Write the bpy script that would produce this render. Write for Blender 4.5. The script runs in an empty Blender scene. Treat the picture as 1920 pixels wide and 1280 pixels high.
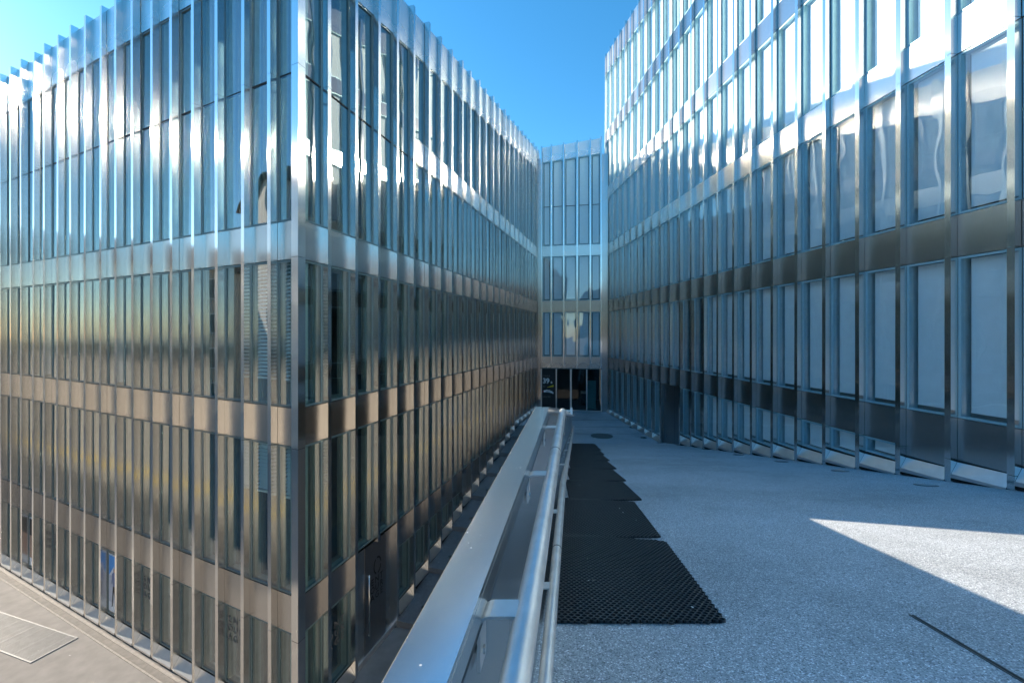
import bpy, math, random
from mathutils import Vector, Matrix
random.seed(7)
S = bpy.context.scene
COL = S.collection

# ------------------------------------------------------------------ camera, sky, sun, exposure
EYE = 7.7                                   # the street in front of the left wing is z = 0
cd = bpy.data.cameras.new("camera"); cam = bpy.data.objects.new("camera", cd); COL.objects.link(cam)
cam.location = (0, 0, EYE); cam.rotation_euler = (math.pi / 2, 0, 0)
cd.sensor_width = 36; cd.lens = 15.0; cd.shift_y = -12.5 / 1920
cd.clip_start = 0.05; cd.clip_end = 3000
S.camera = cam

SUN_AZ, SUN_EL = math.radians(-67.3), math.radians(20.0)   # azimuth from +Y towards +X
W = bpy.data.worlds.new("World"); S.world = W; W.use_nodes = True
wn = W.node_tree.nodes; wl = W.node_tree.links
bg = wn["Background"]; bg.inputs[1].default_value = 0.086
sk = wn.new("ShaderNodeTexSky"); sk.sky_type = 'NISHITA'; sk.sun_disc = False
sk.sun_elevation = SUN_EL; sk.sun_rotation = SUN_AZ
sk.altitude = 400; sk.air_density = 1.0; sk.dust_density = 0.2; sk.ozone_density = 3.0
hs = wn.new("ShaderNodeHueSaturation"); hs.inputs["Saturation"].default_value = 1.26; hs.inputs["Hue"].default_value = .490
wl.new(sk.outputs[0], hs.inputs["Color"]); wl.new(hs.outputs[0], bg.inputs[0])
sd = bpy.data.lights.new("sun", 'SUN'); sd.energy = 3.4; sd.angle = math.radians(0.5); sd.color = (1.0, 0.87, 0.70)
sun = bpy.data.objects.new("sun", sd); COL.objects.link(sun)
sv = Vector((math.sin(SUN_AZ) * math.cos(SUN_EL), math.cos(SUN_AZ) * math.cos(SUN_EL), math.sin(SUN_EL)))
sun.rotation_euler = sv.to_track_quat('Z', 'Y').to_euler(); sun.location = (-40, 30, 60)
S.view_settings.view_transform = 'Standard'; S.view_settings.look = 'None'
S.view_settings.gamma = 1.0; S.view_settings.use_curve_mapping = False
S.view_settings.exposure = 2.0
S.render.engine = 'CYCLES'
c = S.cycles
c.use_denoising = True; c.max_bounces = 14; c.glossy_bounces = 12; c.diffuse_bounces = 5; c.transmission_bounces = 4
c.transparent_max_bounces = 12; c.sample_clamp_indirect = 16.0; c.sample_clamp_direct = 0; c.blur_glossy = 0.1
c.caustics_reflective = True; c.caustics_refractive = False

# ------------------------------------------------------------------ materials
def newmat(name):
    m = bpy.data.materials.new(name); m.use_nodes = True
    nt = m.node_tree; return m, nt.nodes, nt.links, nt.nodes["Principled BSDF"]

def noise(n, l, scale, vec=None, detail=4, rough=.55):
    t = n.new("ShaderNodeTexNoise"); t.inputs["Scale"].default_value = scale
    t.inputs["Detail"].default_value = detail; t.inputs["Roughness"].default_value = rough
    if vec: l.new(vec, t.inputs["Vector"])
    return t

def ramp(n, l, src, stops):
    r = n.new("ShaderNodeValToRGB"); e = r.color_ramp.elements
    while len(e) < len(stops): e.new(0.5)
    for k, (p, col) in enumerate(stops):
        e[k].position = p; e[k].color = tuple(col) + (1,) if len(col) == 3 else col
    l.new(src, r.inputs[0]); return r

def maprange(n, l, src, a, b, lo, hi):
    m = n.new("ShaderNodeMapRange"); m.inputs[1].default_value = a; m.inputs[2].default_value = b
    m.inputs[3].default_value = lo; m.inputs[4].default_value = hi
    l.new(src, m.inputs[0]); return m

def objcoord(n): return n.new("ShaderNodeTexCoord").outputs["Object"]

def plain(name, col, rough=.5, metal=0.0, var=.12, scale=6, bump=0, bscale=60, spec=.5):
    m, n, l, b = newmat(name)
    co = objcoord(n); t = noise(n, l, scale, co)
    r = ramp(n, l, t.outputs[0], [(.3, [x * (1 - var) for x in col]), (.7, [min(1, x * (1 + var)) for x in col])])
    l.new(r.outputs[0], b.inputs["Base Color"])
    b.inputs["Roughness"].default_value = rough; b.inputs["Metallic"].default_value = metal
    b.inputs["Specular IOR Level"].default_value = spec
    if bump:
        t2 = noise(n, l, bscale, co); bp = n.new("ShaderNodeBump"); bp.inputs["Strength"].default_value = bump
        bp.inputs["Distance"].default_value = .01
        l.new(t2.outputs[0], bp.inputs["Height"]); l.new(bp.outputs[0], b.inputs["Normal"])
    return m

def steel(name, col, rough, aniso, dent=0.0, var=.05):
    """brushed stainless steel, grain running vertically, so highlights spread sideways"""
    m, n, l, b = newmat(name)
    co = objcoord(n)
    mp = n.new("ShaderNodeMapping"); mp.inputs["Scale"].default_value = (34, 34, .25); l.new(co, mp.inputs[0])
    g = noise(n, l, 1.0, mp.outputs[0], 3)
    oi = n.new("ShaderNodeObjectInfo")
    v = maprange(n, l, oi.outputs["Random"], 0, 1, 1 - var, 1 + var)
    g2 = maprange(n, l, g.outputs[0], .3, .7, .965, 1.02)
    mu = n.new("ShaderNodeMath"); mu.operation = 'MULTIPLY'; l.new(v.outputs[0], mu.inputs[0]); l.new(g2.outputs[0], mu.inputs[1])
    mx = n.new("ShaderNodeVectorMath"); mx.operation = 'SCALE'; mx.inputs[0].default_value = col
    l.new(mu.outputs[0], mx.inputs["Scale"]); l.new(mx.outputs[0], b.inputs["Base Color"])
    b.inputs["Metallic"].default_value = 1
    sm = noise(n, l, 1.1, co, 0)
    rr = maprange(n, l, sm.outputs[0], .3, .7, rough * .93, rough * 1.08); l.new(rr.outputs[0], b.inputs["Roughness"])
    b.inputs["Anisotropic"].default_value = aniso
    ge = n.new("ShaderNodeNewGeometry"); cr = n.new("ShaderNodeVectorMath"); cr.operation = 'CROSS_PRODUCT'
    cr.inputs[0].default_value = (0, 0, 1); l.new(ge.outputs["Normal"], cr.inputs[1])
    l.new(cr.outputs[0], b.inputs["Tangent"])
    if dent:
        wo = n.new("ShaderNodeNewGeometry").outputs["Position"]
        d = noise(n, l, 1.6, wo, 1); bp = n.new("ShaderNodeBump")
        bp.inputs["Strength"].default_value = dent; bp.inputs["Distance"].default_value = .05
        l.new(d.outputs[0], bp.inputs["Height"]); l.new(bp.outputs[0], b.inputs["Normal"])
    return m

def glassmat(name, tint, ior=1.75, wave=.05):
    m, n, l, b = newmat(name); n.remove(b)
    out = n["Material Output"]
    tr = n.new("ShaderNodeBsdfTransparent"); tr.inputs[0].default_value = tint + (1,)
    gl = n.new("ShaderNodeBsdfGlossy"); gl.inputs["Roughness"].default_value = 0.012
    gl.inputs["Color"].default_value = (.93, .98, 1, 1)
    mix = n.new("ShaderNodeMixShader")
    ge = n.new("ShaderNodeNewGeometry")
    # Schlick reflectance of a sealed double pane, the same from both sides
    dt = n.new("ShaderNodeVectorMath"); dt.operation = 'DOT_PRODUCT'
    l.new(ge.outputs["Normal"], dt.inputs[0]); l.new(ge.outputs["Incoming"], dt.inputs[1])
    ab = n.new("ShaderNodeMath"); ab.operation = 'ABSOLUTE'; l.new(dt.outputs["Value"], ab.inputs[0])
    iv = n.new("ShaderNodeMath"); iv.operation = 'SUBTRACT'; iv.inputs[0].default_value = 1; l.new(ab.outputs[0], iv.inputs[1])
    pw = n.new("ShaderNodeMath"); pw.operation = 'POWER'; l.new(iv.outputs[0], pw.inputs[0]); pw.inputs[1].default_value = 4.0
    fr = maprange(n, l, pw.outputs[0], 0, 1, ior, 1.0)
    mp = n.new("ShaderNodeMapping"); mp.inputs["Scale"].default_value = (1, 1, .55)
    l.new(ge.outputs["Position"], mp.inputs[0])
    d = noise(n, l, 1.5, mp.outputs[0], 1); bp = n.new("ShaderNodeBump")
    bp.inputs["Strength"].default_value = wave; bp.inputs["Distance"].default_value = .1
    l.new(d.outputs[0], bp.inputs["Height"]); l.new(bp.outputs[0], gl.inputs["Normal"])
    l.new(fr.outputs[0], mix.inputs[0]); l.new(tr.outputs[0], mix.inputs[1]); l.new(gl.outputs[0], mix.inputs[2])
    l.new(mix.outputs[0], out.inputs[0])
    return m

def speckle(name, base, dark, light, rough=.8, scale=160):
    """washed exposed-aggregate concrete"""
    m, n, l, b = newmat(name)
    ge = n.new("ShaderNodeNewGeometry").outputs["Position"]
    v = n.new("ShaderNodeTexVoronoi"); v.inputs["Scale"].default_value = scale; l.new(ge, v.inputs["Vector"])
    sp = n.new("ShaderNodeSeparateColor"); l.new(v.outputs["Color"], sp.inputs[0])
    r = ramp(n, l, sp.outputs[0], [(0, dark), (.3, base), (.72, base), (.9, light), (1, [min(1, x * 1.5) for x in light])])
    t = noise(n, l, .55, ge, 7, .68); r2 = ramp(n, l, t.outputs[0], [(.3, (.72, .72, .71)), (.5, (.98, .98, .98)), (.72, (1.14, 1.14, 1.15))])
    mx = n.new("ShaderNodeMix"); mx.data_type = 'RGBA'; mx.blend_type = 'MULTIPLY'; mx.inputs[0].default_value = 1
    l.new(r.outputs[0], mx.inputs[6]); l.new(r2.outputs[0], mx.inputs[7]); l.new(mx.outputs[2], b.inputs["Base Color"])
    b.inputs["Roughness"].default_value = rough
    bp = n.new("ShaderNodeBump"); bp.inputs["Strength"].default_value = .5; bp.inputs["Distance"].default_value = .004
    l.new(v.outputs["Distance"], bp.inputs["Height"]); l.new(bp.outputs[0], b.inputs["Normal"])
    return m

M = {}
M['fin'] = steel("brushed_steel_fin", (.76, .745, .72), .155, 1.0)
M['panel'] = steel("brushed_steel_panel", (.58, .56, .535), .22, .97, dent=.02)
M['fascia'] = steel("brushed_steel_fascia", (.72, .70, .67), .28, .92, dent=.10)
M['door'] = steel("dark_door_metal", (.32, .315, .32), .36, .6)
M['sill'] = plain("sill_metal", (.62, .62, .62), .38, .9, .05)
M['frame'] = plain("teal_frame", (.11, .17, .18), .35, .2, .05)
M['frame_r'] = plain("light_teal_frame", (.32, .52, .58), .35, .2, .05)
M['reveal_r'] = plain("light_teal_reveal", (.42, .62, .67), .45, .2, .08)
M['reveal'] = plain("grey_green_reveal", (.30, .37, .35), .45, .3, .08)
M['inner'] = plain("inner_frame_metal", (.17, .18, .17), .45, .3, .08)
M['dark'] = plain("dark_backing", (.012, .012, .013), .8, 0, .1)
M['room'] = plain("room_surface", (.07, .07, .068), .9, 0, .2, 1)
M['slab'] = plain("slab_edge", (.05, .05, .05), .9, 0, .2, 1)
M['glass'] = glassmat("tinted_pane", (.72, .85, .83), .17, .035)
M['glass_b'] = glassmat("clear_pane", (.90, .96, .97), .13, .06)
M['glass_door'] = glassmat("entrance_pane", (.66, .72, .70), .035, .02)
M['roof'] = plain("roof_membrane", (.25, .25, .25), .9)
M['blind'] = plain("white_screen_blind", (.86, .88, .88), .85, 0, .03)
M['slat'] = plain("white_blind_slat", (.85, .85, .83), .5, 0, .03)
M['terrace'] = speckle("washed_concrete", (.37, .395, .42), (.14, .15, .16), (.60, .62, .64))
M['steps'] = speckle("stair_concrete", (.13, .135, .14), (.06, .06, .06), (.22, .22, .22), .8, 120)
M['asphalt'] = plain("warm_asphalt", (.205, .19, .175), .9, 0, .16, 2.5, .35, 180)
M['concrete'] = plain("pale_concrete", (.34, .32, .295), .85, 0, .12, 2, .1, 40)
M['kerb'] = plain("channel_concrete", (.27, .245, .215), .85, 0, .15, 8, .2, 90)
M['black'] = plain("matt_black", (.015, .015, .016), .6)
M['rubber'] = plain("black_rubber", (.028, .030, .033), .36, 0, .2, 20)
M['matbase'] = plain("black_under_mat", (.006, .006, .006), .9)
M['iron'] = plain("cast_iron", (.10, .11, .11), .6, .4, .2, 20, .2, 80)
M['galv'] = plain("galvanised_steel", (.62, .62, .62), .42, .95, .12, 14, .05, 60)
M['grating'] = plain("weathered_grating", (.21, .215, .22), .6, .5)
M['stain'] = plain("stainless_steel", (.66, .66, .65), .25, 1, .05)
M['white'] = plain("white_lettering", (.8, .8, .8), .6)
M['grey'] = plain("grey_lettering", (.14, .14, .14), .6)
M['yellow'] = plain("yellow_print", (.88, .60, .01), .6)
M['red'] = plain("red_print", (.6, .03, .03), .6)
M['teal'] = plain("teal_column", (.06, .22, .24), .5)
M['wood'] = plain("pale_desk", (.42, .41, .37), .6)
M['house1'] = plain("beige_render", (.44, .39, .32), .9, 0, .08, 1)
M['house2'] = plain("pale_render", (.62, .60, .57), .9, 0, .08, 1)
M['house3'] = plain("brown_render", (.11, .105, .10), .9, 0, .08, 1)
M['house4'] = plain("grey_render", (.24, .24, .25), .9, 0, .08, 1)
M['tile'] = plain("roof_tile", (.22, .11, .07), .9, 0, .2, 3)
M['hglass'] = plain("house_pane", (.03, .04, .05), .08)
M['p_sky'] = plain("poster_blue", (.06, .30, .70), .6)
M['p_snow'] = plain("poster_white", (.75, .76, .78), .6)
M['p_grey'] = plain("poster_grey", (.55, .55, .60), .6)
M['p_shirt'] = plain("poster_shirt", (.16, .19, .34), .6)
M['p_skin'] = plain("poster_skin", (.45, .26, .18), .6)

# polished cap of the parapet: smooth metal with dried splashes
def capmat():
    m, n, l, b = newmat("cap_metal")
    ge = n.new("ShaderNodeNewGeometry").outputs["Position"]
    mp = n.new("ShaderNodeMapping"); mp.inputs["Scale"].default_value = (60, 2.0, 1)
    mp.inputs["Rotation"].default_value = (0, 0, math.radians(8.5)); l.new(ge, mp.inputs[0])
    g = noise(n, l, 1.0, mp.outputs[0], 3)
    v = n.new("ShaderNodeTexVoronoi"); v.inputs["Scale"].default_value = 42; l.new(ge, v.inputs["Vector"])
    big = noise(n, l, 5.0, ge, 4)
    sm = maprange(n, l, v.outputs["Distance"], .05, .13, 1, 0)
    gt = maprange(n, l, big.outputs[0], .44, .70, 0, .85)
    mu = n.new("ShaderNodeMath"); mu.operation = 'MULTIPLY'; l.new(sm.outputs[0], mu.inputs[0]); l.new(gt.outputs[0], mu.inputs[1])
    mx = n.new("ShaderNodeMix"); mx.data_type = 'RGBA'; mx.inputs[6].default_value = (.66, .67, .68, 1); mx.inputs[7].default_value = (.72, .68, .62, 1)
    l.new(mu.outputs[0], mx.inputs[0]); l.new(mx.outputs[2], b.inputs["Base Color"])
    mt = maprange(n, l, mu.outputs[0], 0, 1, .95, .1); l.new(mt.outputs[0], b.inputs["Metallic"])
    rr = maprange(n, l, mu.outputs[0], 0, 1, .16, .55); l.new(rr.outputs[0], b.inputs["Roughness"])
    return m
M['cap'] = capmat()

# ------------------------------------------------------------------ mesh helpers
class MB:
    def __init__(s): s.v = []; s.f = []; s.mi = []; s.mats = []
    def mat(s, m):
        if m not in s.mats: s.mats.append(m)
        return s.mats.index(m)
    def poly(s, pts, m):
        k = len(s.v); s.v += [tuple(p) for p in pts]; s.f.append(tuple(range(k, k + len(pts)))); s.mi.append(s.mat(m))
    def box(s, x0, x1, y0, y1, z0, z1, m, zr=None):
        """box; zr=(z0b, z1b) gives other heights at x1 (a sheared box)"""
        a0, a1 = (z0, z1); b0, b1 = zr if zr else (z0, z1)
        P = [(x0, y0, a0), (x1, y0, b0), (x1, y1, b0), (x0, y1, a0), (x0, y0, a1), (x1, y0, b1), (x1, y1, b1), (x0, y1, a1)]
        k = len(s.v); s.v += P; i = s.mat(m)
        for q in ((3, 2, 1, 0), (4, 5, 6, 7), (0, 1, 5, 4), (1, 2, 6, 5), (2, 3, 7, 6), (3, 0, 4, 7)):
            s.f.append(tuple(k + j for j in q)); s.mi.append(i)
    def prism(s, pts, z0, z1, m):
        k = len(s.v); n = len(pts); i = s.mat(m)
        g0 = z0 if callable(z0) else (lambda x, y: z0); g1 = z1 if callable(z1) else (lambda x, y: z1)
        s.v += [(x, y, g0(x, y)) for x, y in pts] + [(x, y, g1(x, y)) for x, y in pts]
        s.f.append(tuple(k + j for j in reversed(range(n)))); s.f.append(tuple(k + n + j for j in range(n)))
        s.mi += [i, i]
        for j in range(n):
            j2 = (j + 1) % n; s.f.append((k + j, k + j2, k + n + j2, k + n + j)); s.mi.append(i)
    def tube(s, pts, r, m, seg=14, cap=True):
        i = s.mat(m); rings = []
        P = [Vector(p) for p in pts]
        for j, p in enumerate(P):
            t = (P[min(j + 1, len(P) - 1)] - P[max(j - 1, 0)]).normalized()
            a = t.cross(Vector((0, 0, 1)));
            if a.length < 1e-4: a = t.cross(Vector((1, 0, 0)))
            a.normalize(); b = t.cross(a).normalized(); k = len(s.v); rings.append(k)
            for q in range(seg):
                w = 2 * math.pi * q / seg; s.v.append(tuple(p + a * math.cos(w) * r + b * math.sin(w) * r))
        for j in range(len(P) - 1):
            for q in range(seg):
                q2 = (q + 1) % seg
                s.f.append((rings[j] + q, rings[j] + q2, rings[j + 1] + q2, rings[j + 1] + q)); s.mi.append(i)
        if cap:
            s.f.append(tuple(rings[0] + q for q in reversed(range(seg)))); s.f.append(tuple(rings[-1] + q for q in range(seg))); s.mi += [i, i]
    def mesh(s, name, smooth=False):
        me = bpy.data.meshes.new(name); me.from_pydata(s.v, [], s.f)
        for m in s.mats: me.materials.append(m)
        me.polygons.foreach_set("material_index", s.mi)
        if smooth: me.polygons.foreach_set("use_smooth", [True] * len(s.f))
        me.update(); return me

def link(name, data, parent=None, loc=(0, 0, 0), rot=0.0):
    o = bpy.data.objects.new(name, data); COL.objects.link(o)
    o.location = loc; o.rotation_euler = (0, 0, rot) if not isinstance(rot, tuple) else rot
    if parent: o.parent = parent
    return o
def tag(o, label=None, cat=None, group=None, kind=None):
    if label: o["label"] = label
    if cat: o["category"] = cat
    if group: o["group"] = group
    if kind: o["kind"] = kind
    return o
def empty(name, loc=(0, 0, 0), rot=0.0):
    return link(name, None, None, loc, rot)
CACHE = {}
def cached(key, fn):
    if key not in CACHE: CACHE[key] = fn()
    return CACHE[key]
def text_mesh(txt, size, mat, bold=0.0, spacing=1.0, align='LEFT'):
    cu = bpy.data.curves.new("lettering", 'FONT'); cu.body = txt; cu.size = size; cu.extrude = .001
    cu.offset = bold; cu.space_character = spacing; cu.align_x = align; cu.resolution_u = 3
    o = bpy.data.objects.new("lettering", cu); COL.objects.link(o)
    dg = bpy.context.evaluated_depsgraph_get(); me = bpy.data.meshes.new_from_object(o.evaluated_get(dg))
    bpy.data.objects.remove(o); me.materials.clear(); me.materials.append(mat); return me

# ------------------------------------------------------------------ plan of the place
C = Vector((-4.0475, 8.0908)); D1 = Vector((-.90074, .43435)); N1 = Vector((-.43435, -.90074))
D2 = Vector((.27631, .96107)); N2 = Vector((.96107, -.27631))
RO = Vector((6.0251, 27.1553)); DR = Vector((.09457, -.99552)); NR = Vector((-.99552, -.09457))
LR = Vector((5.66, 26.925)); LL = Vector((1.88, 27.62))
PT = .15                                   # the parapet runs at this slope in plan: x = o + PT * y
def wall_x(o, y): return o + PT * y
def ramp_z(y): return EYE - (1.15 + .1925 * min(19.3, max(y, -1.2)))
TERR = ramp_z(99)
STEP_Z = [(3.33, 0), (5.08, .5), (6.83, 1.0), (8.58, 1.42), (10.33, 1.75), (12.08, 2.12), (13.83, 2.48), (15.58, TERR)]
def alley_z(u):
    if u <= 3.33: return 0.0
    for (a, za), (b, zb) in zip(STEP_Z, STEP_Z[1:]):
        if u <= b: return za + (zb - za) * (u - a) / (b - a)
    return TERR
# floor bands, relative to the eye: (bottom, top)
BD = (-5.715, -5.005); BC = (-2.13, -1.41); BB = (1.455, 2.185); BA = (5.04, 5.72); BA2 = (8.63, 9.32); BA3 = (12.22, 12.92)
FW, FD = .05, .13                          # half width and depth of a fin
GAP = .012

def cross2(a, d, b, e):
    """point where line a+t*d meets line b+s*e"""
    det = d.x * -e.y + e.x * d.y
    t = ((b.x - a.x) * -e.y + e.x * (b.y - a.y)) / det
    return a + d * t

# ------------------------------------------------------------------ setting
def structure(name, mb, parent=None):
    o = link(name, mb.mesh(name), parent)
    if not parent: o["kind"] = "structure"
    return o
g = MB(); g.poly([(-900, -900, 0), (900, -900, 0), (900, 900, 0), (-900, 900, 0)], M['asphalt'])
structure("street", g)
# ramp and terrace: one sheet that folds, standing on a solid body
t = MB()
ys = [-60, -1.2, 19.3, 22.5]
def rx(y): return (RO + DR * ((RO.y - y) / .99552)).x + .2
for a, b in zip(ys, ys[1:]):
    xl0, xl1 = wall_x(-.187, a), wall_x(-.187, b)
    xr0, xr1 = (rx(a), rx(b)) if a > -50 else (60, rx(b))
    t.poly([(xl0, a, ramp_z(a)), (xr0, a, ramp_z(a)), (xr1, b, ramp_z(b)), (xl1, b, ramp_z(b))], M['terrace'])
uL = 15.58; pl = C + D2 * uL; pe = C + D2 * 21.6
t.poly([(wall_x(-.187, 22.5), 22.5, TERR), (rx(22.5), 22.5, TERR), (rx(27), 27, TERR), (6, 27.6, TERR), (pe.x - .2, 28.6, TERR), (pl.x - .1, pl.y, TERR)], M['terrace'])
structure("terrace", t)
# saw-cut joints across the level part of the terrace
for y, x0, x1 in ((21.0, 3.1, 6.6), (22.6, 3.35, 6.4), (24.4, 2.0, 6.2)):
    j = MB(); j.box(x0, x1, y - .012, y + .012, TERR - .01, TERR + .004, M['dark'])
    tag(link("terrace_joint", j.mesh("terrace_joint")), kind="structure")

# ------------------------------------------------------------------ facade kit
def ring(mb, x0, x1, za0, za1, zb0, zb1, t, y0, y1, m):
    """frame ring: heights (za) at x0 and (zb) at x1"""
    k = (zb1 - za1) / (x1 - x0); k0 = (zb0 - za0) / (x1 - x0)
    mb.box(x0, x0 + t, y0, y1, za0, za1, m, (za0 + k0 * t, za1 + k * t))
    mb.box(x1 - t, x1, y0, y1, zb0 - k0 * t, zb1 - k * t, m, (zb0, zb1))
    mb.box(x0 + t, x1 - t, y0, y1, za0 + k0 * t, za0 + k0 * t + t, m, (zb0 - k0 * t, zb0 - k0 * t + t))
    mb.box(x0 + t, x1 - t, y0, y1, za1 + k * t - t, za1 + k * t, m, (zb1 - k * t - t, zb1 - k * t))

def window_meshes(w, h, dz_b, dz_t, joint, kind):
    """meshes of one window, its foot at z=0, width w between fin centres; sloping foot/head by dz_b, dz_t over the width"""
    x0, x1 = FW + .006, w - FW - .006
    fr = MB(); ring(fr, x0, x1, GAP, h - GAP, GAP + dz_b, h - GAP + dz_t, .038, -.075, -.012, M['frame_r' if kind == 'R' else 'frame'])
    if joint: fr.box(x0 + .038, x1 - .038, -.07, -.016, joint - .012, joint + .012, M['dark'])
    pa = MB(); q = .034
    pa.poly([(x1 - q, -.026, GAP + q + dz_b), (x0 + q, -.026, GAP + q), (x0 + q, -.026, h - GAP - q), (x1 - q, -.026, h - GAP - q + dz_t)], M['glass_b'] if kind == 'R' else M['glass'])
    rv = MB(); r0, r1 = x0 + .03, x1 - .03; e = .03
    A = [(r0, e), (r1, e + dz_b), (r1, h - e + dz_t), (r0, h - e)]
    for k in range(4):
        (ax, az), (bx, bz) = A[k], A[(k + 1) % 4]
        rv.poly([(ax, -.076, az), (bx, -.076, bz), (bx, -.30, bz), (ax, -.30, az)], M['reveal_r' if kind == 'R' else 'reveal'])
    inn = MB(); ring(inn, r0 + .001, r1 - .001, e, h - e, e + dz_b, h - e + dz_t, .065, -.275, -.215, M['inner'])
    return fr.mesh("window"), pa.mesh("pane"), rv.mesh("reveal"), inn.mesh("inner_frame")

def blind_mesh(w, h, dz_b, dz_t, kind):
    x0, x1 = FW + .10, w - FW - .10; b = MB()
    lo = .14 if h > 1 else .10
    b.poly([(x1, -.15, lo + dz_b), (x0, -.15, lo), (x0, -.15, h - .05), (x1, -.15, h - .05 + dz_t)], M['blind'])
    b.box(x0, x1, -.158, -.142, lo - .025, lo, M['slat'], (lo - .025 + dz_b, lo + dz_b))
    return b.mesh("blind")

def louvre_reflection_mesh(w, h, frac):  # slats modelled behind the pane, standing in for reflected louvres of the house opposite
    x0, x1 = FW + .10, w - FW - .10; b = MB(); n = int(h * frac / .075)
    for k in range(n):
        z = h - .08 - k * .075
        b.poly([(x0, -.09, z - .022), (x1, -.09, z - .022), (x1, -.15, z + .022), (x0, -.15, z + .022)], M['slat'])
    b.box(x0, x1, -.15, -.09, h - .08 - n * .075 - .02, h - .08 - n * .075 + .01, M['slat'])
    return b.mesh("louvre_reflection")

class Facade:
    def __init__(s, root, O, ax, kind):
        s.root, s.O, s.ax, s.kind = root, Vector(O), Vector(ax), kind
        s.rot = math.atan2(ax.y, ax.x); s.n = Vector((-ax.y, ax.x))
    def put(s, name, me, x, z, parent=None, jitter=0.0):
        p = s.O + s.ax * x; o = bpy.data.objects.new(name, me); COL.objects.link(o)
        if parent:
            o.parent = parent
        else:
            o.parent = s.root; o.location = (p.x - s.root.location.x, p.y - s.root.location.y, z - s.root.location.z)
            o.rotation_euler = (random.uniform(-jitter, jitter), random.uniform(-jitter, jitter) * .5, s.rot + random.uniform(-jitter, jitter))
        return o
    def panel(s, x, w, z0, h, dz=0.0, m='panel', name="spandrel_panel", zr0=None):
        d0 = dz if zr0 is None else zr0
        def mk():
            b = MB(); b.box(FW + .004, w - FW - .004, -.05, 0, 0, h, M[m], (d0, h + dz)); return b.mesh(name)
        return s.put(name, cached((name, round(w, 3), round(h, 3), round(dz, 3), round(d0, 3), m), mk), x, z0, jitter=.0025)
    def window(s, x, w, z0, h, dzb=0.0, dzt=0.0, joint=0, blind=None):
        key = (round(w, 3), round(h, 3), round(dzb, 3), round(dzt, 3), round(joint, 3), s.kind)
        f, p, r, i = cached(key, lambda: window_meshes(w, h, dzb, dzt, joint, s.kind))
        o = s.put("window", f, x, z0)
        po = s.put("pane", p, 0, 0, o); po.rotation_euler = (random.uniform(-.003, .003), 0, random.uniform(-.004, .004))
        s.put("reveal", r, 0, 0, o); s.put("inner_frame", i, 0, 0, o)
        if blind == 'screen': s.put("blind", cached(key + ('b',), lambda: blind_mesh(w, h, dzb, dzt, s.kind)), 0, 0, o)
        elif blind: s.put("louvre_reflection", cached(key + (blind,), lambda: louvre_reflection_mesh(w, h, blind)), 0, 0, o)  # slats that imitate a reflection in the glass
        return o
    def fin(s, x, zb, zt, joints):
        b = MB(); cuts = [zb] + [j for j in joints if zb + .2 < j < zt - .2] + [zt]
        for a, c2 in zip(cuts, cuts[1:]):
            b.box(-FW, FW, -.02, FD, a + (.004 if a > zb else 0) - zb, c2 - zb - (.004 if c2 < zt else 0), M['fin'])
        b.box(-FW + .004, FW - .004, -.30, -.021, 0, zt - zb - .01, M['inner'])
        return s.put("fin", b.mesh("fin"), x, zb, jitter=.002)
    def sill(s, x, w, z, name="sill", dz=0.0):
        """sloping metal flashing at the foot, a dark slot below it"""
        def mk():
            b = MB(); x0, x1 = FW + .003, w - FW - .003
            for (pa, pb) in (((0, .22), (FD + .01, .02)), ((FD + .01, .02), (FD + .01, -.02))):
                b.poly([(x0, pa[0], pa[1]), (x0, pb[0], pb[1]), (x1, pb[0], pb[1] + dz), (x1, pa[0], pa[1] + dz * .5)], M['sill'])
            b.poly([(x0, -.01, .225), (x0, 0, .22), (x1, 0, .22), (x1, -.01, .225)], M['sill'])
            return b.mesh(name)
        o = s.put(name, cached(('sill', round(w, 3), dz), mk), x, z)
        def mk2():
            b = MB(); b.box(FW - .09, w - FW + .09, -.10, .0, -.5, .225, M['dark']); b.box(FW - .09, w - FW + .09, 0, .07, -.5, .0, M['dark']); return b.mesh("plinth")
        s.put("plinth", cached(('plinth', round(w, 3)), mk2), x, z)
        return o
    def strip(s, name, xa, xb, y0, y1, z0, z1, m):
        b = MB(); b.box(xa, xb, y0, y1, 0, z1 - z0, m); return s.put(name, b.mesh(name), 0, z0)

# ------------------------------------------------------------------ left wing (two facades meeting at the corner)
left = empty("office_wing", (C.x, C.y, 0))
tag(left, "left office wing clad in tall steel fins and glass, its sharp corner by the parapet", "building")
def L1tilt(k): return .0072 * k
F1 = Facade(left, C, D1, 'L')
n1 = 24; f1 = [0.0] + [-.204 + .8554 * k for k in range(1, n1 + 1)]
ROOF1 = EYE + 8.67
for k in range(n1):
    x, w = f1[k] + (0.0 if k else .03), f1[k + 1] - f1[k] - (0 if k else .03); dz = L1tilt(k)
    J = [EYE + b + dz for b in (BD[0], BC[0], BB[0], BA[0], 7.46)]
    F1.fin(f1[k + 1], .06, ROOF1 + random.uniform(-.004, .004), J)
    for b in (BD, BC, BB): F1.panel(x, w, EYE + b[0] + dz, b[1] - b[0])
    louvred = {0: .95, 1: .95}.get(k)  # corner bays that mirror the louvred house; slats are built there instead
    F1.window(x, w, .31, EYE + BD[0] + dz - .31)
    F1.window(x, w, EYE + BD[1] + dz, BC[0] - BD[1], blind=(.36 if louvred else None))
    F1.window(x, w, EYE + BC[1] + dz, BB[0] - BC[1], blind=(.80 if louvred else ('screen' if k in (7, 12) else None)))
    F1.window(x, w, EYE + BB[1] + dz, 7.46 - BB[1] - dz, joint=BA[0] - BB[1], blind=None)
    F1.panel(x, w, EYE + 7.46, 1.19 - .05, m='fascia', name="fascia_panel")
    F1.sill(x, w, .075)
FX = Facade(left, C, -D2, 'L')             # local x runs back towards the corner: x = -u
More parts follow.
